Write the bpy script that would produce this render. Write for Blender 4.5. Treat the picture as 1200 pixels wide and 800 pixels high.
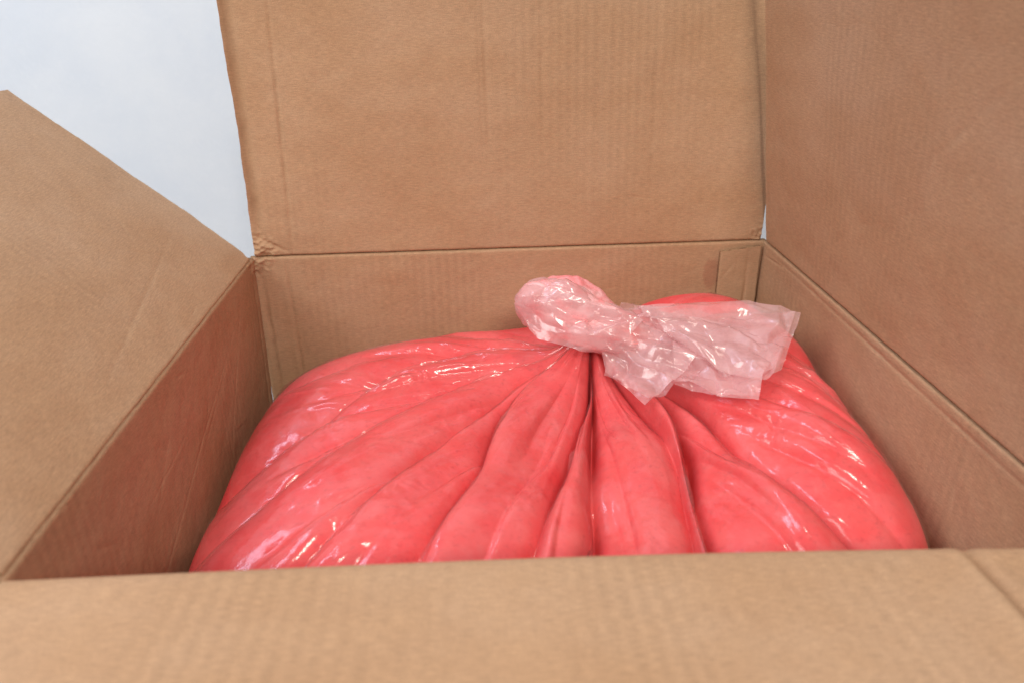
import bpy, math, random
import numpy as np
from mathutils import Matrix, Vector
from mathutils.bvhtree import BVHTree
from mathutils.geometry import delaunay_2d_cdt

sc = bpy.context.scene
for o in list(bpy.data.objects):
    bpy.data.objects.remove(o, do_unlink=True)

# ------------------------------------------------------------------ camera
BOX_W, BOX_D, BOX_H = .45, .402, .40        # inside of the box, rim at z = 0
FLAP = .225
cam_d = bpy.data.cameras.new('camera')
cam = bpy.data.objects.new('camera', cam_d)
sc.collection.objects.link(cam)
yaw, pitch, roll = -.0657, .4365, .0056
fw = Vector((-math.sin(yaw)*math.cos(pitch), math.cos(yaw)*math.cos(pitch), -math.sin(pitch)))
rt = Vector((math.cos(yaw), math.sin(yaw), 0)); up = rt.cross(fw)
r2 = rt*math.cos(roll)+up*math.sin(roll); u2 = up*math.cos(roll)-rt*math.sin(roll)
m = Matrix((r2, u2, -fw)).transposed().to_4x4(); m.translation = (.1799, -.2438, .2124)
cam.matrix_world = m
cam_d.sensor_width = 36; cam_d.lens = 27
cam_d.clip_start = .01; cam_d.clip_end = 50
cam_d.dof.use_dof = True; cam_d.dof.focus_distance = .55; cam_d.dof.aperture_fstop = 7.6
sc.camera = cam

# ------------------------------------------------------------------ light
w = bpy.data.worlds.new('World'); sc.world = w; w.use_nodes = True
bg = w.node_tree.nodes['Background']
bg.inputs[0].default_value = (.86, .92, 1, 1); bg.inputs[1].default_value = .15
def area(name, loc, target, sx, sy, power, col):
    d = bpy.data.lights.new(name, 'AREA'); d.shape = 'RECTANGLE'; d.size = sx; d.size_y = sy
    d.energy = power; d.color = col
    o = bpy.data.objects.new(name, d); sc.collection.objects.link(o)
    o.location = loc
    o.rotation_euler = (Vector(target)-Vector(loc)).to_track_quat('-Z', 'Y').to_euler()
    return o
area('front_lamp', (.34, -1.12, .95), (.20, .30, 0), .30, .22, 14, (1, .91, .81))
area('ceiling_lamp', (.20, .14, 1.65), (.22, .22, 0), .24, .12, 7.5, (1, .89, .76))
area('strip_lamp', (-.50, .60, 1.40), (.12, .2, 0), .5, .16, 4, (.66, .76, 1))
area('wall_fill', (-.95, -.25, .95), (-.35, .82, .15), .8, .8, 15, (1, .98, .95))  # added fill to brighten the back wall, not an actual window
sc.view_settings.view_transform = 'Standard'
sc.view_settings.look = 'None'
sc.view_settings.exposure = 0
sc.view_settings.gamma = 1
sc.view_settings.use_curve_mapping = False
sc.render.engine = 'CYCLES'
sc.cycles.max_bounces = 10
sc.cycles.transparent_max_bounces = 24
sc.cycles.use_denoising = True

# ------------------------------------------------------------------ numpy noise
def perlin(x, y, seed=0):
    rs = np.random.RandomState(seed)
    perm = rs.permutation(512); ang = rs.rand(512)*2*np.pi
    gx, gy = np.cos(ang), np.sin(ang)
    xi = np.floor(x).astype(np.int64); yi = np.floor(y).astype(np.int64)
    xf, yf = x-xi, y-yi
    def h(a, b): return perm[(perm[a & 511]+b) & 511]
    def d(a, b, fx, fy):
        k = h(a, b); return gx[k]*fx+gy[k]*fy
    u = xf**3*(xf*(xf*6-15)+10); v = yf**3*(yf*(yf*6-15)+10)
    n0 = d(xi, yi, xf, yf)*(1-u)+d(xi+1, yi, xf-1, yf)*u
    n1 = d(xi, yi+1, xf, yf-1)*(1-u)+d(xi+1, yi+1, xf-1, yf-1)*u
    return (n0*(1-v)+n1*v)*1.4
def fbm(x, y, seed=0, o=4):
    s = 0; a = 1; t = 0
    for i in range(o):
        s = s+a*perlin(x*2**i, y*2**i, seed+i*17); t += a; a *= .5
    return s/t
def sstep(a, b, x):
    t = np.clip((x-a)/(b-a), 0, 1); return t*t*(3-2*t)

# ------------------------------------------------------------------ materials
class NT:
    def __init__(s, name):
        s.m = bpy.data.materials.new(name); s.m.use_nodes = True
        s.t = s.m.node_tree; s.t.nodes.clear()
        s.out = s.n('ShaderNodeOutputMaterial')
    def n(s, t, **k):
        o = s.t.nodes.new(t)
        for a, b in k.items(): setattr(o, a, b)
        return o
    def l(s, a, b): s.t.links.new(a, b)
    def put(s, v, sock):
        if hasattr(v, 'is_output') or isinstance(v, bpy.types.NodeSocket): s.l(v, sock)
        else: sock.default_value = v
    def math(s, op, a, b=0.0, c=None, clamp=False):
        o = s.n('ShaderNodeMath', operation=op, use_clamp=clamp)
        s.put(a, o.inputs[0]); s.put(b, o.inputs[1])
        if c is not None: s.put(c, o.inputs[2])
        return o.outputs[0]
    def mix(s, f, a, b, mode='MIX'):
        o = s.n('ShaderNodeMix', data_type='RGBA', blend_type=mode)
        s.put(f, o.inputs[0]); s.put(a, o.inputs[6]); s.put(b, o.inputs[7])
        return o.outputs[2]
    def ramp(s, f, a, b):
        o = s.n('ShaderNodeMapRange'); o.interpolation_type = 'SMOOTHSTEP'
        s.put(f, o.inputs[0]); o.inputs[1].default_value = a; o.inputs[2].default_value = b
        return o.outputs[0]
    def noise(s, vec, scale=(1, 1, 1), detail=3, rough=.55, loc=(0, 0, 0), dist=0):
        mp = s.n('ShaderNodeMapping'); s.l(vec, mp.inputs[0])
        mp.inputs['Scale'].default_value = scale; mp.inputs['Location'].default_value = loc
        o = s.n('ShaderNodeTexNoise'); s.l(mp.outputs[0], o.inputs['Vector'])
        o.inputs['Scale'].default_value = 1; o.inputs['Detail'].default_value = detail
        o.inputs['Roughness'].default_value = rough; o.inputs['Distortion'].default_value = dist
        return o.outputs[0]
    def attr(s, name):
        o = s.n('ShaderNodeAttribute'); o.attribute_name = name; return o.outputs['Fac']

def rgb(*c): return (c[0], c[1], c[2], 1)

def mat_cardboard():
    t = NT('kraft_cardboard')
    uv = t.n('ShaderNodeUVMap').outputs[0]
    info = t.n('ShaderNodeObjectInfo')
    sep = t.n('ShaderNodeSeparateXYZ'); t.l(uv, sep.inputs[0])
    fib = t.noise(uv, (170, 1100, 1), 5, .7)
    fib2 = t.noise(uv, (700, 160, 1), 3, .6, (3, 7, 0))
    speck = t.noise(uv, (1300, 1300, 1), 2, .6, (1, 4, 0))
    blot = t.noise(uv, (7, 9, 1), 4, .6, (5, 2, 0))
    cloud = t.noise(uv, (45, 60, 1), 3, .6, (8, 1, 0))
    col = t.mix(t.ramp(blot, .3, .7), rgb(.430, .258, .146), rgb(.480, .310, .194))
    col = t.mix(t.math('MULTIPLY', t.ramp(cloud, .35, .75), .3), col, rgb(.50, .31, .178))
    f = t.math('MULTIPLY_ADD', fib, .95, .525)
    f = t.math('MULTIPLY', f, t.math('MULTIPLY_ADD', fib2, .14, .93))
    f = t.math('MULTIPLY', f, t.math('MULTIPLY_ADD', speck, .7, .65))
    # dark fibres and specks
    dark = t.ramp(t.noise(uv, (420, 520, 1), 2, .5, (9, 9, 0)), .70, .80)
    f = t.math('MULTIPLY', f, t.math('MULTIPLY_ADD', dark, -.3, 1.0))
    # flutes of the corrugated core telegraphing through the liner
    wob = t.noise(uv, (14, 6, 1), 2, .5, (2, 3, 0))
    ph = t.math('MULTIPLY_ADD', sep.outputs[0], 2*math.pi/.0073, t.math('MULTIPLY', wob, .9))
    fl = t.math('MULTIPLY_ADD', t.math('SINE', ph), .5, .5)
    flm = t.ramp(t.noise(uv, (11, 2.5, 1), 2, .5, (1, 8, 0)), .42, .66)
    f = t.math('MULTIPLY', f, t.math('MULTIPLY_ADD', t.math('MULTIPLY', fl, flm), -.07, 1.02))
    cm = t.n('ShaderNodeCombineXYZ')
    for i in range(3): t.l(f, cm.inputs[i])
    col = t.mix(1.0, col, cm.outputs[0], 'MULTIPLY')
    wear_shade = t.attr('wear_shade')
    col = t.mix(t.math('MAXIMUM', wear_shade, 0.0), col, rgb(.62, .46, .29))
    col = t.mix(t.math('MAXIMUM', t.math('MULTIPLY', wear_shade, -1.0), 0.0), col, rgb(.17, .075, .03))  # darkens for wear and for shade painted into folds and corner
    col = t.mix(t.attr('stain'), col, rgb(.30, .075, .05))
    b = t.n('ShaderNodeBsdfPrincipled')
    t.l(col, b.inputs['Base Color']); b.inputs['Roughness'].default_value = .72
    b.inputs['Specular IOR Level'].default_value = .28
    hgt = t.math('ADD', t.math('MULTIPLY', t.math('MULTIPLY', fl, flm), .00010),
                 t.math('ADD', t.math('MULTIPLY', fib, .00013), t.math('MULTIPLY', cloud, .0004)))
    bp = t.n('ShaderNodeBump'); bp.inputs['Strength'].default_value = .8; bp.inputs['Distance'].default_value = 1
    t.l(hgt, bp.inputs['Height']); t.l(bp.outputs[0], b.inputs['Normal'])
    t.l(b.outputs[0], t.out.inputs[0])
    return t.m

def mat_edge():
    t = NT('cut_cardboard_edge')
    tc = t.n('ShaderNodeTexCoord').outputs['Object']
    n = t.noise(tc, (900, 900, 900), 3, .6)
    n2 = t.noise(tc, (160, 160, 160), 3, .6)
    col = t.mix(t.ramp(n, .35, .65), rgb(.24, .135, .065), rgb(.42, .27, .15))
    col = t.mix(t.ramp(n2, .45, .7), col, rgb(.19, .10, .05))
    b = t.n('ShaderNodeBsdfPrincipled'); t.l(col, b.inputs['Base Color'])
    b.inputs['Roughness'].default_value = .85
    bp = t.n('ShaderNodeBump'); bp.inputs['Strength'].default_value = .8; bp.inputs['Distance'].default_value = .001
    t.l(n, bp.inputs['Height']); t.l(bp.outputs[0], b.inputs['Normal'])
    t.l(b.outputs[0], t.out.inputs[0])
    return t.m

def mat_wall(name, c0, c1):
    t = NT(name)
    tc = t.n('ShaderNodeTexCoord').outputs['Object']
    n = t.noise(tc, (7, 7, 7), 5, .6); n2 = t.noise(tc, (160, 160, 160), 4, .65)
    n3 = t.noise(tc, (40, 40, 40), 3, .6, (3, 3, 3))
    col = t.mix(t.ramp(n, .3, .7), c0, c1)
    col = t.mix(t.math('MULTIPLY', t.ramp(n2, .5, .75), .10), col, rgb(.9, .92, .95))
    b = t.n('ShaderNodeBsdfPrincipled'); t.l(col, b.inputs['Base Color'])
    b.inputs['Roughness'].default_value = .6
    bp = t.n('ShaderNodeBump'); bp.inputs['Strength'].default_value = .25; bp.inputs['Distance'].default_value = .0012
    t.l(t.math('ADD', n2, t.math('MULTIPLY', n3, 1.5)), bp.inputs['Height']); t.l(bp.outputs[0], b.inputs['Normal'])
    t.l(b.outputs[0], t.out.inputs[0])
    return t.m

def mat_bag():
    t = NT('pink_filled_plastic')
    tc = t.n('ShaderNodeTexCoord').outputs['Object']
    n = t.noise(tc, (28, 28, 28), 5, .65); n2 = t.noise(tc, (300, 300, 300), 4, .75)
    n3 = t.noise(tc, (110, 110, 110), 5, .7, (4, 4, 4))
    deep = rgb(.76, .073, .081); coral = rgb(.79, .090, .095); pale = rgb(.79, .145, .143)
    col = t.mix(t.ramp(n, .35, .65), deep, coral)
    col = t.mix(t.math('MULTIPLY', t.ramp(n3, .48, .70), .42), col, pale)
    col = t.mix(t.math('MULTIPLY', t.attr('milk'), .28), col, rgb(.78, .19, .19))
    col = t.mix(t.math('MULTIPLY', t.ramp(n2, .51, .71), .42), col, rgb(.46, .045, .055))
    b = t.n('ShaderNodeBsdfPrincipled'); t.l(col, b.inputs['Base Color'])
    b.inputs['Roughness'].default_value = .62
    b.inputs['Specular IOR Level'].default_value = .25
    b.inputs['Coat Weight'].default_value = .0
    b.inputs['Coat Roughness'].default_value = .10
    b.inputs['Coat IOR'].default_value = 1.5
    bp = t.n('ShaderNodeBump'); bp.inputs['Strength'].default_value = .07; bp.inputs['Distance'].default_value = .002
    rg = t.math('ABSOLUTE', t.math('SUBTRACT', t.noise(tc, (120, 120, 120), 3, .6, dist=.8), .5))
    t.l(t.math('ADD', t.math('MULTIPLY', rg, -1.6), t.noise(tc, (60, 60, 60), 3, .6)), bp.inputs['Height'])
    t.l(bp.outputs[0], b.inputs['Coat Normal'])
    bp2 = t.n('ShaderNodeBump'); bp2.inputs['Strength'].default_value = .3; bp2.inputs['Distance'].default_value = .0006
    t.l(n2, bp2.inputs['Height']); t.l(bp2.outputs[0], b.inputs['Normal'])
    t.l(b.outputs[0], t.out.inputs[0])
    return t.m

def mat_film(name, opacity, tint, var=.22, rough=.2, spec=.07):
    t = NT(name)
    tc = t.n('ShaderNodeTexCoord').outputs['Object']
    n = t.noise(tc, (60, 60, 60), 4, .6); n2 = t.noise(tc, (220, 220, 220), 3, .6)
    bp = t.n('ShaderNodeBump'); bp.inputs['Strength'].default_value = .1; bp.inputs['Distance'].default_value = .002
    t.l(n2, bp.inputs['Height'])
    df = t.n('ShaderNodeBsdfDiffuse'); df.inputs[0].default_value = tint
    tl = t.n('ShaderNodeBsdfTranslucent'); tl.inputs[0].default_value = tint
    mx = t.n('ShaderNodeMixShader'); mx.inputs[0].default_value = .4
    t.l(df.outputs[0], mx.inputs[1]); t.l(tl.outputs[0], mx.inputs[2])
    tr = t.n('ShaderNodeBsdfTransparent'); tr.inputs[0].default_value = rgb(1, .975, .975)
    m2 = t.n('ShaderNodeMixShader')
    t.l(t.math('MULTIPLY_ADD', t.ramp(n, .3, .7), var, opacity-var/2), m2.inputs[0])
    t.l(tr.outputs[0], m2.inputs[1]); t.l(mx.outputs[0], m2.inputs[2])
    gl = t.n('ShaderNodeBsdfGlossy'); gl.inputs['Roughness'].default_value = rough
    t.l(bp.outputs[0], gl.inputs['Normal'])
    fr = t.n('ShaderNodeLayerWeight'); t.l(bp.outputs[0], fr.inputs['Normal'])
    m3 = t.n('ShaderNodeMixShader'); t.l(t.math('MULTIPLY_ADD', t.math('POWER', fr.outputs['Facing'], 4.0), .5, spec), m3.inputs[0])
    t.l(m2.outputs[0], m3.inputs[1]); t.l(gl.outputs[0], m3.inputs[2])
    t.l(m3.outputs[0], t.out.inputs[0])
    return t.m

M_CARD, M_EDGE = mat_cardboard(), mat_edge()
M_BAG = mat_bag()
def mat_core():
    t = NT('layered_film')
    tc = t.n('ShaderNodeTexCoord').outputs['Object']
    n = t.noise(tc, (60, 60, 60), 4, .6); n2 = t.noise(tc, (200, 90, 200), 3, .6)
    col = t.mix(t.ramp(n, .38, .62), rgb(.82, .25, .26), rgb(.86, .48, .49))
    b = t.n('ShaderNodeBsdfPrincipled'); t.l(col, b.inputs['Base Color']); b.inputs['Roughness'].default_value = .38
    bp = t.n('ShaderNodeBump'); bp.inputs['Strength'].default_value = .4; bp.inputs['Distance'].default_value = .003
    t.l(n2, bp.inputs['Height']); t.l(bp.outputs[0], b.inputs['Normal'])
    t.l(b.outputs[0], t.out.inputs[0]); return t.m
M_CORE = mat_core()
M_FILM = mat_film('clear_film', .46, rgb(.95, .67, .69))
M_SKIN = mat_film('bag_film', .055, rgb(.95, .70, .70), .08, .13, .036)
M_FILM2 = mat_film('gathered_film', .44, rgb(.94, .68, .70))

# ------------------------------------------------------------------ mesh helpers
def build(name, verts, quads, mats, mat_idx=None, parent=None, uv=None, attrs=None, ngons=None, smooth=True, matrix=None):
    me = bpy.data.meshes.new(name)
    nv = len(verts); q = np.asarray(quads, np.int32).reshape(-1, 4)
    extra = ngons or []
    loops = np.concatenate([q.ravel()]+[np.asarray(g, np.int32) for g in extra])
    starts = list(range(0, len(q)*4, 4)); s = len(q)*4; tot = [4]*len(q)
    for g in extra: starts.append(s); tot.append(len(g)); s += len(g)
    me.vertices.add(nv); me.vertices.foreach_set('co', np.asarray(verts, np.float32).ravel())
    me.loops.add(len(loops)); me.loops.foreach_set('vertex_index', loops)
    me.polygons.add(len(starts)); me.polygons.foreach_set('loop_start', np.array(starts, np.int32))
    try: me.polygons.foreach_set('loop_total', np.array(tot, np.int32))
    except Exception: pass
    if mat_idx is not None: me.polygons.foreach_set('material_index', np.asarray(mat_idx, np.int32))
    me.update(calc_edges=True); me.validate()
    me.polygons.foreach_set('use_smooth', np.full(len(me.polygons), smooth))
    for mm in mats: me.materials.append(mm)
    if uv is not None:
        lay = me.uv_layers.new(name='UVMap')
        idx = np.zeros(len(me.loops), np.int32); me.loops.foreach_get('vertex_index', idx)
        lay.data.foreach_set('uv', np.asarray(uv, np.float32)[idx].ravel())
    for k, v in (attrs or {}).items():
        a = me.attributes.new(k, 'FLOAT', 'POINT'); a.data.foreach_set('value', np.asarray(v, np.float32).ravel())
    o = bpy.data.objects.new(name, me); sc.collection.objects.link(o)
    if parent is not None: o.parent = parent
    if matrix is not None: o.matrix_local = matrix
    return o

def gridq(ny, nx, wrap=False, off=0):
    j, i = np.meshgrid(np.arange(ny-1), np.arange(nx if wrap else nx-1), indexing='ij')
    i2 = (i+1) % nx
    return (np.stack([j*nx+i, j*nx+i2, (j+1)*nx+i2, (j+1)*nx+i], -1).reshape(-1, 4)+off)

def frame(origin, U, V):
    U, V = Vector(U).normalized(), Vector(V); V = (V-U*U.dot(V)).normalized(); N = U.cross(V)
    m = Matrix((U, V, N)).transposed().to_4x4(); m.translation = origin
    return m

def seg_dist(U, V, a, b):
    ax, ay = a; bx, by = b; dx, dy = bx-ax, by-ay
    L = dx*dx+dy*dy
    t = np.clip(((U-ax)*dx+(V-ay)*dy)/L, 0, 1)
    return np.hypot(U-ax-t*dx, V-ay-t*dy), t

def panel(name, parent, matrix, Lu, v0, v1, step, seed, groove=1.0, eL=None, eR=None, eT=None, hinge=None, disp=None,
          lines=(), stain=None, thick=.0042, warp=.0012, notch=.0015, crush=0.0, uvoff=(0, 0)):
    """a sheet of corrugated board; local x along the hinge, y up the sheet, z towards the inside of the box.
    lines: (u0,v0,u1,v1,width,depth,wear)"""
    nu = max(3, int(Lu/step)+1); nv = max(3, int((v1-v0)/step)+1)
    s = np.linspace(0, 1, nu); v = np.linspace(v0, v1, nv)
    if hinge is not None:
        tt = np.linspace(0, 1, nv); tt = .12*tt+.88*tt**1.7
        v = v0+(v1-v0)*tt if abs(hinge-v0) < abs(hinge-v1) else v1-(v1-v0)*tt[::-1]
    S, V = np.meshgrid(s, v)
    vt = (V-v0)/(v1-v0)
    l = eL(V) if eL else np.zeros_like(V); r = eR(V) if eR else np.zeros_like(V)
    l = l+notch*.35*fbm(V*90, V*0+seed, seed, 3); r = r+notch*.35*fbm(V*90, V*0+seed+5, seed+1, 3)
    U = l+(Lu-l-r)*S
    far = np.abs(V-(hinge if hinge is not None else v0))/(v1-v0)
    top = v1 if hinge is None or hinge < (v0+v1)/2 else v0
    if eT:
        V = V+eT(U)*far
    V = V+notch*.35*fbm(U*70, U*0+seed+9, seed+3, 3)*far
    w = warp*fbm(U*5+seed, V*5, seed, 3)*2+.0005*fbm(U*40, V*40, seed+2, 3)
    wear_shade = np.zeros_like(w); st = np.zeros_like(w)
    if hinge is not None:      # score line: the board rolls back into a groove at the fold, its shadow line painted in
        d = np.abs(V-hinge)
        wob = 1+.5*fbm(U*30, U*0+seed, seed+6, 3)
        w = w*sstep(0, .02, d)
        w = w-groove*.0020*np.exp(-(d/.0009)**1.2)*np.clip(wob, .3, 2)+groove*.0005*fbm(U*55, V*55, seed+14, 3)*np.exp(-d/.008)
        wear_shade = wear_shade-groove*.5*np.exp(-(d/.0008)**2)*np.clip(wob, .3, 1.6)+.16*groove*np.exp(-((d-.0022)/.0012)**2)*sstep(.05, .35, fbm(U*45, V*200, seed+15, 3))
    for (a, b, c, e, wd, dp, we) in lines:
        jx = .0012*fbm(V*60, V*0+a*99, seed+21, 2)
        d, t = seg_dist(U+jx, V, (a, b), (c, e))
        en = np.sin(np.clip(t, .03, .97)*np.pi)**.5*(.65+.6*fbm(U*50, V*50, seed+33, 2))
        k = np.exp(-(d/wd)**2)*en
        w = w-dp*k; wear_shade = wear_shade+we*k
    rs = np.random.RandomState(seed*7+1)
    for q_ in range(16 if step < .0025 else 6):
        a = rs.uniform(0, Lu); b = rs.uniform(v0, v1) if abs(v1-v0) < .3 else rs.uniform(-.2, 0)
        th = rs.uniform(0, np.pi); ln = rs.uniform(.008, .05)
        d, t = seg_dist(U+.0015*perlin(V*50, U*50, seed), V, (a, b), (a+ln*np.cos(th), b+ln*np.sin(th)))
        k = np.exp(-(d/rs.uniform(.0006, .0013))**2)*np.sin(np.clip(t, .02, .98)*np.pi)
        w = w-.0002*k; wear_shade = wear_shade+rs.uniform(-.10, .14)*k
    if disp: dw, we2 = disp(U, V); w = w+dw; wear_shade = wear_shade+we2
    if stain: st = stain(U, V)
    # worn rim along the cut edges
    ed = np.minimum(np.minimum(U-l, Lu-r-U), np.abs(V-top) if hinge is not None else 1)
    wear_shade = wear_shade+.18*np.exp(-(ed/.002)**2)*(.6+.8*fbm(U*60, V*60, seed+8, 2))
    w = w-crush*np.exp(-((ed)/.004)**2)
    front = np.stack([U, V, w], -1).reshape(-1, 3); n = nu*nv
    idx = np.arange(n).reshape(nv, nu)
    ring = np.concatenate([idx[0, :], idx[1:, -1], idx[-1, -2::-1], idx[-2:0:-1, 0]])
    back = front[ring].copy(); back[:, 2] = np.minimum(back[:, 2], 0)-thick
    k = len(ring); jj = np.arange(k); j2 = (jj+1) % k
    q = gridq(nv, nu)
    # middle ring so the edge has a wavy corrugated core
    side = np.stack([ring[jj], n+jj, n+j2, ring[j2]], -1)
    quads = np.concatenate([q, side]); mi = np.concatenate([np.zeros(len(q)), np.ones(k), np.zeros(1)])
    verts = np.concatenate([front, back])
    uvw = np.concatenate([front[:, :2], back[:, :2]])+np.array(uvoff)
    pad = lambda a: np.concatenate([a.ravel(), np.zeros(k)])
    o = build(name, verts, quads, [M_CARD, M_EDGE], mi, parent, uvw, {'wear_shade': pad(wear_shade), 'stain': pad(st)},
              ngons=[list((n+jj)[::-1])], matrix=matrix)
    o.data.polygons[len(o.data.polygons)-1].use_smooth = False
    # sharp between face and cut edge
    o.data.set_sharp_from_angle(angle=math.radians(50))
    return o

def empty(name, loc, label, cat):
    o = bpy.data.objects.new(name, None); sc.collection.objects.link(o); o.location = loc
    o.empty_display_size = .05
    o['label'] = label; o['category'] = cat
    return o

# ------------------------------------------------------------------ setting
def sheet(name, verts, mat):
    o = build(name, verts, [[0, 1, 2, 3]], [mat], smooth=False); o['kind'] = 'structure'; return o
WY = BOX_D+.42
ZF = -BOX_H-.008
sheet('floor', [(-2.2, -2, ZF), (2.6, -2, ZF), (2.6, WY, ZF), (-2.2, WY, ZF)],
      mat_wall('pale_concrete', rgb(.50, .51, .53), rgb(.57, .58, .60)))
sheet('wall', [(-2.2, WY+.002, ZF-.01), (2.6, WY+.002, ZF-.01), (2.6, WY+.002, 2.2), (-2.2, WY+.002, 2.2)],
      mat_wall('white_painted_wall', rgb(.67, .735, .83), rgb(.73, .785, .86)))

# ------------------------------------------------------------------ cardboard box
box = empty('cardboard_box', (BOX_W/2, BOX_D/2, -BOX_H-.006),
            'large open brown corrugated cardboard box with its four flaps unfolded', 'box')
bpy.context.view_layer.update()
BI = Matrix.Translation((-BOX_W/2, -BOX_D/2, BOX_H+.006))
F = lambda o, U, V: BI @ frame(o, U, V)
W, D, H = BOX_W, BOX_D, BOX_H

def far_wall_stain(U, V):
    c = np.hypot((U-.4085)/.0085, (V+.030)/.016)+.25*fbm(U*160, V*160, 4, 3)
    s = sstep(1.05, .75, c)*.30
    c2 = np.hypot((U-.44)/.004, (V+.02)/.010)+.4*fbm(U*200, V*200, 9, 3)
    return np.maximum(s, .18*sstep(1, .6, c2))
def corner_crumple(u0, v0, rad, amp, seed):
    def f(U, V):
        r = np.hypot(U-u0, V-v0); k = sstep(rad, rad*.15, r)
        n = fbm(U*140+V*60, V*140, seed, 3)
        rid = 1-np.abs(perlin(U*170+V*90, V*110-U*70, seed+4))*3
        return k*amp*(n*1.5+np.clip(rid, -1, 1)*.5), k*.25*np.clip(rid-.4, 0, 1)
    return f

far = panel('wall', box, F((-.0053, D, -.0043), (1, 0, .0193), (0, 0, 1)), W+.006, -H, 0, .0012, 3, hinge=0, stain=far_wall_stain,
            lines=[(.030, 0, .033, -.2, .0012, .0012, -.14), (.0265, 0, .029, -.2, .002, -.0006, .05),
                   (.0085, 0, .010, -.2, .0016, .0016, -.3)],  # last line: shade of the wall corner put into the colour
            disp=corner_crumple(0, 0, .026, .0022, 5), uvoff=(1, 1))
far['label'] = 'far wall with a glued joint strip and a reddish stain'
panel('wall', box, F((0, -.003, .0035), (-.0023, D, -.0077), (0, 0, 1)), D+.003, -H, 0, .0014, 7, hinge=0,
      lines=[(.02, -.15, .33, -.03, .0009, .0004, .34), (.12, -.06, .215, -.05, .0007, .0003, .25),
             (.06, -.075, .16, -.12, .0007, .0003, .22), (.20, -.09, .30, -.045, .0006, .0003, .22),
             (.27, -.12, .345, -.02, .0008, .0004, .2), (.33, -.02, .37, -.10, .0008, .0003, .18),
             (.10, -.10, .18, -.03, .0006, .0003, .15), (.395, 0, .394, -.2, .0018, .0018, -.3)],  # last line: same corner, its shade painted on this side too
      disp=corner_crumple(D, 0, .02, .002, 6), uvoff=(3, 2))
panel('wall', box, F((.4478, D+.002, .0045), (.0032, -D, -.0062), (0, 0, 1)), D+.005, -H, 0, .0014, 11, hinge=0,
      lines=[(.01, -.012, .05, -.0085, .0012, .0008, .2), (.02, -.006, .40, -.009, .0016, .0008, .10),
             (.30, -.085, .38, -.10, .0008, .0003, .2), (.31, -.07, .345, -.11, .0006, .0003, .16)], uvoff=(5, 4))
panel('wall', box, F((W+.003, 0, -.0017), (-W, 0, .003), (0, 0, 1)), W+.006, -H, -.006, .003, 13, groove=0, uvoff=(7, 6))
panel('bottom', box, F((0, 0, -H), (1, 0, 0), (0, 1, 0)), W, 0, D, .01, 17, warp=.0003, uvoff=(9, 9))

# far flap: stands up, its right side leaning away a little
def far_bend(U, V):
    k = np.clip(V/FLAP, 0, 1)
    return -.018*k**1.3*sstep(.25, 1.0, U/W)-.004*k, 0*U
def far_disp(U, V):
    a, b = far_bend(U, V); c, d = corner_crumple(0, 0, .030, .0026, 8)(U, V)
    c2, d2 = corner_crumple(W, 0, .02, .0018, 12)(U, V)
    # crushed left edge
    e = np.exp(-((U-.006)/.005)**2)*sstep(.0, .05, V)
    return a+c+c2-.0030*e, d+d2-.65*e*(.6+.5*fbm(U*10, V*30, 3, 2))
panel('flap', box, F((-.0023, D+.001, -.0042), (1, 0, .0193), (0, .02, 1)), W, .0006, FLAP, .0011, 19, hinge=0,
      eL=lambda v: .0015+.002*fbm(v*14, v*0, 2, 3), eR=lambda v: .0022-.0120*np.clip(v/FLAP, 0, 1),
      lines=[(.034, 0, .040, FLAP, .0015, .0012, -.20), (.206, .075, .204, FLAP, .0022, .0010, -.16),
             (.2015, .075, .1995, FLAP, .0012, .0005, -.08), (.251, .08, .250, FLAP, .0016, .0005, -.07),
             (.30, .03, .299, FLAP, .002, .0004, -.04), (.345, .0, .346, FLAP, .002, .0004, -.04),
             (.0, .02, .03, .004, .0012, .0014, .1), (.002, .032, .022, .003, .001, .001, .1)],
      disp=far_disp, uvoff=(11, 8))
# left flap: laid open outwards
a = math.radians(49)
panel('flap', box, F((-.0005, 0, .0035), (-.0023, D, -.0077), (-math.sin(a), 0, math.cos(a))), D-.001, .0006, .2175, .0014, 23, hinge=0,
      eR=lambda v: .003+.0022*fbm(v*22, v*0, 5, 3)+.0022*np.clip(fbm(v*120, v*0, 15, 2), .1, 1)+.003*sstep(.012, 0, v),
      lines=[(.05, .05, .20, .16, .003, .0006, .05), (.14, .02, .36, .06, .0015, .0004, .07), (.25, .09, .33, .03, .001, .0003, .06)],
      disp=lambda U, V: (-.004*(V/.214)**2, 0*U), uvoff=(13, 3), warp=.0016)
# right flap: stands up, leaning slightly inwards
a = math.radians(8.8)
panel('flap', box, F((.4483, D-.001, .0045), (.0032, -D, -.0062), (-math.sin(a), 0, math.cos(a))), D-.002, .0006, FLAP, .0016, 29, hinge=0,
      eL=lambda v: .002+.0012*fbm(v*20, v*0, 7, 3)+.002*sstep(.02, 0, v),
      lines=[(.12, .03, .32, .2, .003, .0005, .04)],
      disp=lambda U, V: (-.010*np.sin(np.clip(V/FLAP, 0, 1)*2.2)*sstep(0, .2, U), 0*U), uvoff=(15, 5), warp=.0018)
# front flap: folded out towards the viewer
a = math.radians(-2.5)
panel('flap', box, F((W+.001, .0008, -.0017), (-W, 0, .0060), (0, -math.cos(a), -math.sin(a))), W+.002, .0, FLAP, .002, 31, groove=0, hinge=0,
      lines=[(.064, -.01, .066, .16, .0030, .0045, -.7), (.071, -.01, .073, .16, .003, -.0014, .15)],
      disp=lambda U, V: (.0010*np.sin(U*9)*np.exp(-V/.05)+.0022*np.sin(np.pi*U/W)*np.exp(-V/.08)-.16*np.clip(.064-U, 0, 1)*sstep(0, .02, V)-.004*np.exp(-V/.003), 0*U), uvoff=(17, 7))
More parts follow.
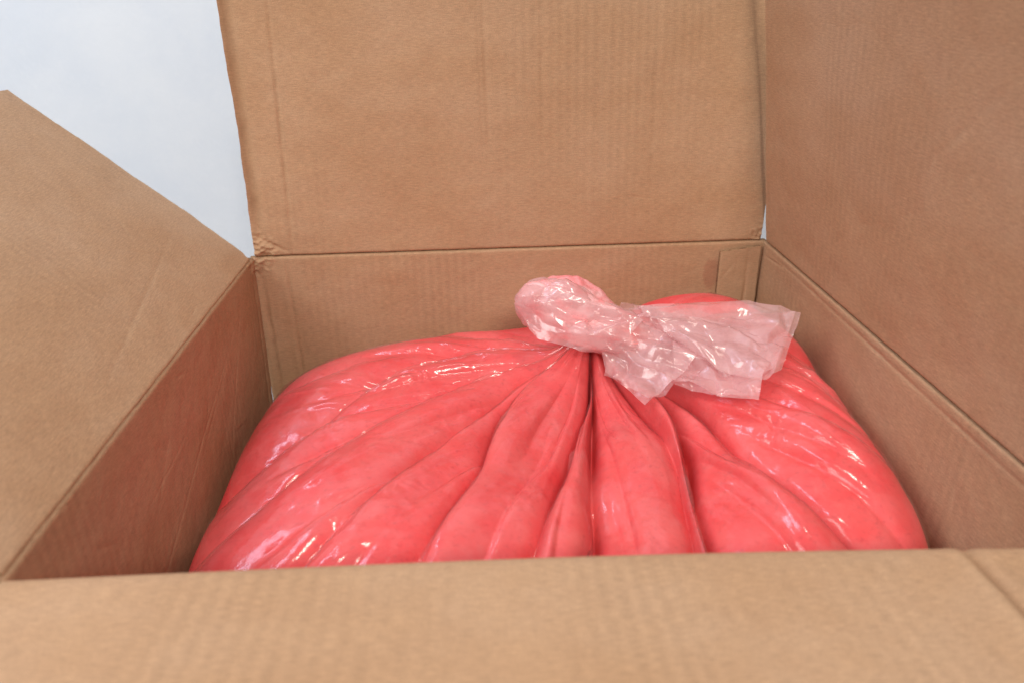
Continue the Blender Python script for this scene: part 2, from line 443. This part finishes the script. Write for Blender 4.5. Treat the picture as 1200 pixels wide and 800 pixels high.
# glued joint strip on the far wall
tab = panel('glue_tab', far, frame((.4115, 0, .0035), (1, 0, 0), (0, 0.004, 1)) if False else Matrix.Translation((.4135, -.0035, .0044)),
      .036, -.30, 0, .0008, 37, eT=None, hinge=None, thick=.0028, warp=.0004,
      lines=[(.0255, .0, .0250, -.2, .0014, .0012, -.16), (.001, 0, .001, -.3, .001, 0, .30)],
      disp=lambda U, V: (0*U, .10+0*U), uvoff=(19, 9))
tab['label'] = 'narrow glued joint strip with a paler torn edge'
for vv in tab.data.vertices:      # slanting top end
    vv.co.y -= max(0, .0045*(1-vv.co.x/.036))*max(0, 1+vv.co.y/.02)

# ------------------------------------------------------------------ bag
KX, KY = .272, .272
def bag_base(phi, g):
    mm, HH, zt, lr, ll, n, lf = 3.4586, .1067, -.0423, .0436, -.0112, 4.0454, .0073
    cx, cy, hx, hy = .2262, .20, .2225, .197
    c, s = np.cos(phi), np.sin(phi)
    lo = np.zeros_like(phi); hi = np.full_like(phi, .6)
    for _ in range(32):
        k = (lo+hi)/2
        f = np.abs((KX+k*c-cx)/hx)**n+np.abs((KY+k*s-cy)/hy)**n
        lo = np.where(f < 1, k, lo); hi = np.where(f < 1, hi, k)
    R = lo
    drop = HH*(1-np.maximum(1-g**mm, 0)**(1/mm))
    wgt = np.sin(np.clip(g, 0, 1)*np.pi/1.6)**2
    z = zt-drop+wgt*(lr*np.clip(c, 0, 1)**1.5+ll*np.clip(-c, 0, 1)**1.5+lf*np.clip(-s, 0, 1)**2)
    z = z+.020*np.exp(-(g/.085)**2)
    return KX+R*c*g, KY+R*s*g, z, R

# pleats running out from the neck: [(angle deg, g)...], depth (m) at start and end, width each side, lip, overhang
PLEATS = [   # ..., depth near the neck, depth at the side, width left, width right, lip, overhang (+ = left side laps over)
 ([(-92, .03), (-104, .22), (-108, .40), (-109, .6), (-108.8, .8), (-108, 1)], .0150, .0095, .024, .0045, .0022, .0050),
 ([(-86, .03), (-93.6, .12), (-96.7, .49), (-96.3, .70), (-96, .8), (-96, 1)], .0150, .0095, .0045, .020, .0022, -.0045),
 ([(-97.4, .58), (-98.6, .725), (-100.2, .80), (-101, 1)], .0045, .0090, .009, .004, .0012, .0025),
 ([(-160, .05), (-147, .216), (-130, .40), (-126.5, .55), (-125, .66), (-122, .9)], .0120, .0065, .024, .0045, .0020, .0050),
 ([(-176, .08), (-151, .268), (-145.9, .42), (-138, .62), (-134, .9)], .0090, .0040, .022, .0055, .0014, .0030),
 ([(-228, .2), (-224, .438), (-220, .70), (-209, .80), (-204, 1)], .0080, .0050, .014, .006, .0012, .0015),
 ([(-214, .12), (-206, .39), (-182, .605), (-164, .81), (-160, 1)], .0065, .0070, .022, .006, .0015, .0030),
 ([(-190, .10), (-172, .34), (-160, .6), (-150, .82), (-148, 1)], .0070, .0050, .018, .0055, .0012, .0025),
 ([(-64, .05), (-70, .25), (-74, .38), (-79, .52), (-83, .71), (-84.3, .8), (-85, 1)], .0120, .0095, .020, .0045, .0018, .0040),
 ([(-48, .08), (-54.4, .26), (-68, .42), (-74.7, .553), (-78.1, .69), (-79.9, .8), (-80, 1)], .0150, .0100, .0040, .022, .0026, -.0055),
 ([(-38, .12), (-46, .31), (-54.6, .393), (-58.6, .531), (-60.6, .70), (-61.1, .82), (-61, 1)], .0140, .0075, .0045, .026, .0020, -.0045),
 ([(-18, .35), (-25, .65), (-24, .80), (-30, .92), (-34, 1)], .0070, .0075, .007, .005, .0016, .0025),
 ([(-5, .3), (-10, .6), (-14, .85), (-16, 1)], .0060, .0060, .010, .006, .0010, .0015),
 ([(15, .2), (12, .6), (10, 1)], .0050, .0050, .010, .010, .001, 0),
 ([(60, .1), (65, 1)], .005, .005, .01, .01, .001, 0), ([(95, .1), (90, 1)], .005, .005, .01, .01, .001, 0),
]
# finer tucks between them: angle and g at both ends, depth
TUCKS = [(-99, .10, -102.5, .50, .0022), (-112, .12, -115, .52, .0030), (-117, .30, -114, .95, .0022), (-121, .14, -119, .45, .0026),
 (-136, .22, -131, .62, .0030), (-143, .40, -139, .95, .0018), (-156, .25, -151, .55, .0028), (-166, .40, -156, .85, .0022),
 (-170, .45, -166, .92, .0026), (-186, .22, -174, .62, .0024), (-196, .30, -178, .80, .0026), (-199, .55, -186, .92, .0022),
 (-205, .30, -197, .75, .0020), (-212, .35, -203, .85, .0020), (-90, .22, -91.5, .85, .0022), (-88, .08, -88, .40, .0026), (-93, .55, -92.5, 1, .0020),
 (-81, .10, -84, .45, .0028), (-76, .14, -80, .42, .0022), (-69, .52, -71.5, 1, .0030), (-66, .42, -68.5, .80, .0024), (-59, .28, -64, .62, .0028),
 (-52, .48, -54.5, .95, .0026), (-47, .42, -50, .85, .0020), (-40, .45, -44, .90, .0026), (-34, .50, -38, .95, .0022), (-28, .60, -32, 1, .0022),
 (-104, .60, -103, 1, .0020), (-124, .70, -119, 1, .0022), (-130, .70, -127, 1, .0018), (-20, .70, -21, 1, .0020)]
CRINKLES = [(-151.1, 0.804), (-165.9, 0.703), (-180.4, 0.482), (-136.0, 0.553), (-131.6, 0.649), (-114.0, 0.565), (-151.7, 0.384), (-72.0, 0.641), (-63.8, 0.745), (-50.3, 0.575), (-108.4, 0.528), (-89.5, 0.732), (-22.9, 0.870)]
def make_bag():
    ph = np.radians(np.concatenate([np.linspace(-232, 32, 1180, endpoint=False), np.linspace(32, 128, 150, endpoint=False)]))
    g = np.concatenate([np.linspace(.012, .2, 70, endpoint=False), np.linspace(.2, .95, 330, endpoint=False), np.linspace(.95, 1, 22)])
    P, G = np.meshgrid(ph, g)
    x, y, z, R = bag_base(P, G)
    X = np.stack([x, y, z], -1)
    tp = np.gradient(X, axis=1); tg = np.gradient(X, axis=0)
    N = np.cross(tg, tp); N /= np.linalg.norm(N, axis=-1, keepdims=True)+1e-12
    if N[40, 300, 2] < 0: N = -N
    L = tp/(np.linalg.norm(tp, axis=-1, keepdims=True)+1e-12)
    rad = R*G
    deg = np.degrees(P)
    disp = np.zeros_like(x); lat = np.zeros_like(x)
    fade = sstep(.0, .08, G)*sstep(1.0, .93, G)
    for i, (pts, d0, d1, wl, wr, lip, over) in enumerate(PLEATS):
        pa = np.array([p[0] for p in pts], float); pg = np.array([p[1] for p in pts], float)
        c = np.interp(G, np.linspace(pg[0], pg[-1], 60), np.convolve(np.pad(np.interp(np.linspace(pg[0], pg[-1], 60), pg, pa), 10, 'edge'), np.ones(21)/21, 'valid'))
        d = deg-c; d = (d+180) % 360-180
        d = np.radians(d)*rad
        d0, d1, over = d0*1.8, d1*2.1, over*.9
        dep = np.interp(G, [pg[0], pg[-1]], [d0, d1])
        on = sstep(pg[0]-.10, pg[0]+.06, G)*(1-.0*G)
        if i in (2,): on = sstep(pg[0]-.01, pg[0]+.10, G)
        dep = dep*on*(.85+.4*perlin(G*4, G*0+i, 60+i))
        # keep widths inside the space that is there close to the neck
        k = np.clip(rad/.10, .22, 1.5)
        wv = np.where(d < 0, wl, wr)*k
        prof = np.exp(-np.sqrt((d/wv)**2+.004))
        disp -= dep*prof*np.clip(k*1.25, .3, 1)
        if i < 11:      # the two sides of a pleat part into a dark slot
            slot = (.0125 if i in (0, 1, 9, 10, 3) else .008)*on*np.interp(G, [0, .35, .75, 1], [.5, 1, .75, .45])*(.75+.7*perlin(G*5, G*0+i*2.3, 80+i))
            disp -= np.maximum(slot, 0)*np.exp(-(np.abs(d)/(.0026*np.clip(rad/.10, .35, 1.2)+.0006))**1.4)
        side = -np.sign(over) if over else 0
        disp += lip*on*k*np.exp(-((d-side*1.2*np.where(side < 0, wl, wr)*k)/(.7*np.where(side < 0, wl, wr)*k))**2)
        lat += over*on*k*np.exp(-((d)/(np.where(d*side > 0, 1.3, .35)*np.where(side < 0, wl, wr)*k))**2)
    for i, (a0, g0, a1, g1, dp) in enumerate(TUCKS):
        c = a0+(a1-a0)*np.clip((G-g0)/(g1-g0), -.2, 1.2)
        d = np.radians((deg-c+180) % 360-180)*rad
        on = sstep(g0-.05, g0+.12, G)*(sstep(g1+.04, g1-.15, G) if g1 < .99 else 1)
        k = np.clip(rad/.10, .25, 1.15); sd = 1 if i % 3 else -1
        wv = np.where(d*sd < 0, .009, .0022)*k
        disp -= dp*1.7*on*k**.5*np.exp(-np.abs(d)/wv)
        lat += sd*.0016*on*k*np.exp(-(d/(.005*k))**2)
    rs = np.random.RandomState(77)
    for i in range(45):      # thin short creases in the slack film, slightly askew to the pleats
        a0 = rs.uniform(-215, -15); g0 = rs.uniform(.2, .92); R0 = .2
        sel = np.where((ph > np.radians(a0-26)) & (ph < np.radians(a0+26)))[0]
        if len(sel) < 5: continue
        c0, c1 = sel[0], sel[-1]+1
        dd = np.radians(deg[:, c0:c1]-a0)*rad[:, c0:c1]; gg = (G[:, c0:c1]-g0)*R[:, c0:c1]
        th = rs.normal(0, .30); ln = rs.uniform(.010, .032); wd = rs.uniform(.0009, .0022); dp = rs.uniform(.0004, .0013)
        u_ = dd*math.cos(th)-gg*math.sin(th)+rs.uniform(-14, 14)*gg**2; v_ = dd*math.sin(th)+gg*math.cos(th)
        pr = np.where(u_ > 0, np.exp(-u_/wd), np.exp(u_/(wd*3)))
        disp[:, c0:c1] += rs.choice([-1, 1])*dp*pr*np.exp(-(v_/ln)**2)
    # gathers right at the neck
    neck = np.exp(-G/.16)
    gat = 1-np.abs(perlin(deg/13, G*3, 5))*2.4
    disp += .0014*gat*neck*np.clip(rad/.012, 0, 1)
    # slack in the film: long radial ripples, patchy
    patch = sstep(-.15, .35, fbm(deg/22, rad*12, 71, 2))
    rip = np.abs(perlin(deg/5.5+fbm(deg/15, rad*18, 3, 2)*1.0, rad*9, 12))
    disp += .0004*(.35-rip)*patch*sstep(.15, .4, G)
    rip2 = np.abs(perlin(deg/2.4+fbm(deg/9, rad*40, 8, 2)*1.2, rad*24, 23))
    patch2 = sstep(.05, .40, fbm(deg/14+9, rad*20, 31, 2))
    disp += .0007*(.35-rip2)*patch2*sstep(.2, .4, G)
    # crinkles
    wx, wy = x*1.0, y*1.0
    cr = np.abs(perlin(wx*120+fbm(wx*50, wy*50, 2, 2)*1.2, wy*85, 44))
    cr2 = np.abs(perlin(deg/1.7+fbm(wx*60, wy*60, 4, 2)*1.0, rad*75, 47))
    patch3 = 0*G
    for (a0, g0) in CRINKLES:
        dd = np.radians((deg-a0+180) % 360-180)*rad
        patch3 = np.maximum(patch3, np.exp(-(dd/.009)**2-((G-g0)*R/.017)**2))
    disp += (.0013*(.3-cr)+.0011*(.3-cr2))*patch3
    # film lifted off the powder: islands with a soft rounded edge
    warpn = fbm(wx*35, wy*35, 6, 3)
    isl = perlin(deg/11+warpn*.7, rad*13+warpn*.8, 17)+.35*perlin(deg/5, rad*30, 18)
    crisp = .35*sstep(.2, .45, fbm(wx*11, wy*11, 63, 2))
    milk = (crisp*sstep(.03, .10, isl)+(1-crisp)*sstep(-.2, .5, isl))*sstep(.18, .35, G)
    disp += (.0004+.0006*crisp)*milk
    milk = np.clip(milk*.9+.55*sstep(.45, .15, G)+.3*patch3*sstep(.2, .5, warpn), 0, 1)
    # lumps of the fill
    disp += .0035*fbm(wx*9, wy*9, 55, 2)*sstep(.2, .5, G)+.0003*fbm(wx*70, wy*70, 56, 3)
    X = X+N*(disp*fade)[..., None]+L*(lat*fade)[..., None]
    X[..., 0] = np.clip(X[..., 0], .0025, BOX_W-.0025); X[..., 1] = np.clip(X[..., 1], .0035, BOX_D-.0045)
    # sides of the bag down to the bottom of the box
    last = X[-1]; rows = []
    for k in range(1, 9):
        t = k/8; rr = last.copy(); zb = -BOX_H+.006
        rr[:, 2] = last[:, 2]*(1-t)+zb*t
        cxy = np.array([.225, .2]); sh = 1-.02*np.sin(t*3)-(.12 if k == 8 else 0)
        rr[:, :2] = cxy+(rr[:, :2]-cxy)*sh
        rows.append(rr)
    V = np.concatenate([X, np.array(rows)], 0)
    ny, nx = V.shape[:2]
    milk = np.concatenate([milk, np.zeros((8, nx))], 0)
    q = gridq(ny, nx, wrap=True)[:, ::-1]
    Vf = V.reshape(-1, 3)
    SK['X'] = X; SK['ph'] = ph; SK['rad'] = rad; SK['G'] = G
    return Vf, q, milk.ravel(), [list(range(nx)), list(range((ny-1)*nx, ny*nx))[::-1]]
SK = {}
bagV, bagQ, bagMilk, bagN = make_bag()
BAG0 = np.array([.225, .2, -BOX_H+.006])
bag = empty('plastic_bag', tuple(BAG0), 'bulging coral pink plastic bag gathered and knotted at the top, filling the box', 'bag')
body = build('bag_body', bagV-BAG0, bagQ, [M_BAG], None, bag, None, {'milk': bagMilk}, ngons=bagN)
step = 3
bvh = BVHTree.FromPolygons([tuple(v) for v in bagV], [tuple(int(i) for i in f) for f in bagQ[::1]])
def bag_z(x, y):
    h = bvh.ray_cast(Vector((x, y, .3)), Vector((0, 0, -1)))
    return h[0].z if h[0] is not None else -.3

# ------------------------------------------------------------------ crumpled film
def facet_field(size, cell, seed, amp):
    """piecewise linear crumple: random heights on scattered points, joined by triangles"""
    rs = random.Random(seed); n = int(size/cell)+3
    pts = []
    for j in range(-2, n):
        for i in range(-2, n):
            pts.append(((i+rs.uniform(-.1, 1.1))*cell, (j+rs.uniform(-.1, 1.1))*cell))
    r = delaunay_2d_cdt([Vector(p) for p in pts], [], [], 0, 1e-7)
    hs = [rs.uniform(-1, 1)*amp for _ in r[0]]
    t = BVHTree.FromPolygons([(p.x, p.y, h) for p, h in zip(r[0], hs)], [tuple(f) for f in r[2]])
    def f(u, v):
        out = np.zeros(u.size)
        for k, (a, b) in enumerate(zip(u.ravel(), v.ravel())):
            h = t.ray_cast(Vector((a, b, 1)), Vector((0, 0, -1)))
            if h[0] is not None: out[k] = h[0].z
        return out.reshape(u.shape)
    return f

def resample(poly, n):
    p = np.array(poly, float); d = np.r_[0, np.cumsum(np.linalg.norm(np.diff(p, axis=0), axis=1))]
    t = np.linspace(0, d[-1], n); return np.stack([np.interp(t, d, p[:, k]) for k in range(3)], -1)
def coons(b, r, t, l, nu, nv):
    """bottom (left to right), right (up), top (left to right), left (up)"""
    B, T = resample(b, nu), resample(t, nu); Rr, Ll = resample(r, nv), resample(l, nv)
    u = np.linspace(0, 1, nu)[None, :, None]; v = np.linspace(0, 1, nv)[:, None, None]
    S = (1-v)*B[None]+v*T[None]+(1-u)*Ll[:, None]+u*Rr[:, None]
    S -= (1-u)*(1-v)*B[0]+u*(1-v)*B[-1]+(1-u)*v*T[0]+u*v*T[-1]
    return S
def film_sheet(name, parent, base, b, r, t, l, seed, mat, amp=.0055, clear=.001, nu=100, nv=80, cell=.021, fan=.0035):
    S = coons(b, r, t, l, nu, nv)
    N = np.cross(np.gradient(S, axis=1), np.gradient(S, axis=0)); N /= np.linalg.norm(N, axis=-1, keepdims=True)+1e-9
    if N[..., 2].mean() < 0: N = -N
    uu = np.linalg.norm(np.diff(S[nv//2], axis=0), axis=1).sum(); vv = np.linalg.norm(np.diff(S[:, nu//2], axis=0), axis=1).sum()
    U, V = np.meshgrid(np.linspace(0, uu, nu), np.linspace(0, vv, nv))
    size = max(uu, vv)+.02
    U2 = U+.002*perlin(U*80, V*80, seed); V2 = V+.002*perlin(U*80+9, V*80, seed+1)
    h = facet_field(size, cell, seed, amp)(U2, V2)+facet_field(size, cell*.4, seed+1, amp*.18)(U2, V2)
    # gathers fanning out from the knot
    gx, gy = S[..., 0]-.272, S[..., 1]-.256
    an = np.arctan2(gy, gx)*3.2+.25*perlin(U*40, V*40, seed+3)+seed*.37
    h += fan*(np.abs((an % 1)-.5)*4-1)*np.exp(-np.hypot(gx, gy)/.11)
    S = S+N*h[..., None]
    for j in range(nv):
        for i in range(nu):
            x, y, z = S[j, i]; zb = bag_z(x, y)+clear
            if z < zb: S[j, i, 2] = zb+.12*(zb-z if zb-z < .01 else .01)
    return build(name, S.reshape(-1, 3)-base, gridq(nv, nu), [mat], None, parent)

# the clear film itself, slack and creased over the fill
def bag_film():
    js = np.arange(12, SK['X'].shape[0]-14, 2); js = js[js >= 12]
    ii = np.where((SK['ph'] > np.radians(-231)) & (SK['ph'] < np.radians(31)))[0][::2]
    X = SK['X'][np.ix_(js, ii)]; rad = SK['rad'][np.ix_(js, ii)]; P = np.meshgrid(SK['ph'][ii], js)[0]; G = SK['G'][np.ix_(js, ii)]
    # let it bridge over the narrow valleys: light smoothing across the pleats
    Y = X.copy()
    for _ in range(1):
        Y[:, 1:-1] = (Y[:, :-2]+2*Y[:, 1:-1]+Y[:, 2:])/4
    N = np.cross(np.gradient(Y, axis=0), np.gradient(Y, axis=1)); N /= np.linalg.norm(N, axis=-1, keepdims=True)+1e-12
    if N[..., 2].mean() < 0: N = -N
    b = (P-P.min())*.13; a = rad
    b2 = b*4.2+.006*perlin(b*40, a*40, 3); a2 = a+.004*perlin(b*40+7, a*40, 4)
    h = facet_field(2.6, .024, 301, .0015)(b2, a2)
    h += facet_field(2.6, .011, 302, .0005)(b2, a2)*sstep(-.2, .4, perlin(b*22, a*22, 9))
    h = h*sstep(.10, .3, G)*(.45+.9*sstep(-.3, .4, perlin(b*14+3, a*14, 19)))
    d = ((X-Y)*N).sum(-1)
    off = d+.0010+np.maximum(h, -.0007)
    V = Y+N*off[..., None]
    V[..., 0] = np.clip(V[..., 0], .002, BOX_W-.002); V[..., 1] = np.clip(V[..., 1], .003, BOX_D-.004)
    return build('clear_film', V.reshape(-1, 3)-BAG0, gridq(len(js), len(ii)), [M_SKIN], None, bag)
bag_film()

knot_o = (.262, .262, -.01)
def loft(name, parent, base, path, radii, flat, seed, mat, pleats=7, twist=2.2, amp=.16, nu=150, ns=130, crumple=.0022, cell=.011):
    P = np.array(path, float); n = len(P)
    t = np.linspace(0, n-1, ns)
    def cr(a):      # smooth interpolation (Catmull-Rom)
        a = np.array(a, float); i = np.clip(t.astype(int), 0, n-2); f = (t-i)
        g = lambda k: a[np.clip(i+k, 0, n-1)]
        if a.ndim > 1: f = f[:, None]
        return .5*(2*g(0)+(g(1)-g(-1))*f+(2*g(-1)-5*g(0)+4*g(1)-g(2))*f*f+(3*g(0)-g(-1)-3*g(1)+g(2))*f**3)
    C = cr(P); Rr = np.maximum(cr(radii), .0004); Fl = np.clip(cr(flat), .2, 1.3)
    T = np.gradient(C, axis=0); T /= np.linalg.norm(T, axis=1, keepdims=True)
    upv = np.array([0, -.45, .9]); A = np.cross(T, upv); A /= np.linalg.norm(A, axis=1, keepdims=True); B = np.cross(A, T)
    th = np.linspace(0, 2*np.pi, nu, endpoint=False)
    s = t/(n-1)
    TH, SS = np.meshgrid(th, s)
    ang = TH*pleats/(2*np.pi)+SS*twist+.5*perlin(SS*5, np.cos(TH)*1.5, seed)
    pl = 1-2.0*np.abs(((ang) % 1)-.5)*2*.5
    pl = np.abs(np.sin(ang*np.pi))**.6-.6
    rad = Rr[:, None]*(1+amp*pl+.16*fbm(np.cos(TH)*1.8+SS*4, np.sin(TH)*1.8+3, seed+2, 3))
    q1 = facet_field(.16, cell, seed+5, crumple); q2 = facet_field(.16, cell*.45, seed+6, crumple*.25)
    uu = np.abs(TH-np.pi)*Rr.mean(); vv = SS*.11
    rad = rad+(q1(uu, vv)+q2(uu, vv))*np.clip(Rr[:, None]/.012, 0, 1)
    V = C[:, None]+A[:, None]*(rad*np.cos(TH))[..., None]+B[:, None]*(rad*np.sin(TH)*Fl[:, None])[..., None]
    ny, nx = V.shape[:2]
    return build(name, V.reshape(-1, 3)-base, gridq(ny, nx, wrap=True), [mat], None, parent,
                 ngons=[list(range(nx))[::-1], list(range((ny-1)*nx, ny*nx))])

KB = np.array(knot_o)
path = [(.2215, .286, .003), (.2235, .284, .002), (.236, .277, -.001), (.252, .268, -.004), (.270, .259, -.010), (.288, .252, -.014), (.304, .247, -.016), (.318, .244, -.016)]
rads = [.001, .0125, .0205, .0220, .0212, .0200, .0165, .005]
flat = [1, 1, 1, .95, .9, .8, .65, .5]
core = loft('knot', bag, BAG0, path, [r*.84 for r in rads], flat, 3, M_CORE, pleats=5, twist=1.2, amp=.13, crumple=.0030, cell=.015)
core['label'] = 'pale gathered knot of clear film with pink showing through'
loft('film_wrap', core, BAG0, path, [r*.99 for r in rads], flat, 33, M_FILM2, pleats=5, twist=-1.1, amp=.13, crumple=.0045, cell=.017)
film_sheet('film_wrap', core, BAG0, [(.219, .262, -.008), (.232, .250, -.017), (.258, .240, -.020), (.276, .238, -.024)],
    [(.276, .238, -.024), (.290, .234, -.012), (.304, .242, .000)], [(.226, .268, .012), (.246, .262, .015), (.280, .248, .006), (.304, .242, .000)],
    [(.219, .262, -.008), (.215, .268, .003), (.226, .268, .012)], 71, M_FILM2, amp=.0050, cell=.017, fan=0, nu=80, nv=70)
loft('bag_fold', core, BAG0, [(.236, .296, -.001), (.244, .294, .004), (.258, .290, .005), (.272, .286, -.001), (.284, .282, -.010), (.292, .28, -.020)],
     [.002, .009, .0115, .0115, .010, .006], [1, .8, .7, .7, .7, .7], 41, M_CORE, pleats=3, twist=.6, amp=.12, crumple=.0015)
# loose tail of the bag mouth, spread over the right side in overlapping layers
TAILS = [
 ([(.2803, .236, -.036), (.2880, .212, -.036), (.2977, .1863, -.0350)],
  [(.2977, .1863, -.0350), (.3189, .2026, -.0290), (.3360, .216, -.0180), (.3478, .255, -.0045)],
  [(.2928, .265, .0040), (.3202, .268, .0000), (.3478, .255, -.0045)],
  [(.2803, .236, -.036), (.2760, .245, -.014), (.2928, .265, .0040)], 5),
 ([(.3190, .2040, -.0295), (.342, .1779, -.0255), (.3616, .1658, -.0220)],
  [(.3616, .1658, -.0220), (.3697, .1825, -.0165), (.3852, .2023, -.0088)],
  [(.3400, .25, -.0010), (.378, .24, -.0050), (.3852, .2023, -.0088)],
  [(.3190, .2040, -.0295), (.3230, .2330, -.0112), (.3400, .25, -.0010)], 21),
 ([(.3260, .2279, -.0113), (.3436, .1958, -.0140), (.3692, .1784, -.014), (.3851, .1897, -.0125)],
  [(.3851, .1897, -.0125), (.4050, .2250, -.0040), (.4176, .245, .0011)],
  [(.3000, .27, -.0020), (.35, .274, -.0040), (.3871, .268, -.0020), (.4176, .245, .0011)],
  [(.3260, .2279, -.0113), (.310, .25, -.002), (.3000, .27, -.0020)], 37)]
for k, (b_, r_, t_, l_, sd) in enumerate(TAILS):
    film_sheet('tail_film', core, BAG0, b_, r_, t_, l_, sd, M_FILM, clear=.003+.001*k)
    lo = lambda p, c: [(c[0]+(q[0]-c[0])*.95, c[1]+(q[1]-c[1])*.93+.002, q[2]-.004) for q in p]
    cc = np.mean(np.array(b_+t_), axis=0)
    film_sheet('tail_film', core, BAG0, lo(b_, cc), lo(r_, cc), lo(t_, cc), lo(l_, cc), sd+50, M_FILM, clear=.0012+.0005*k, cell=.016)
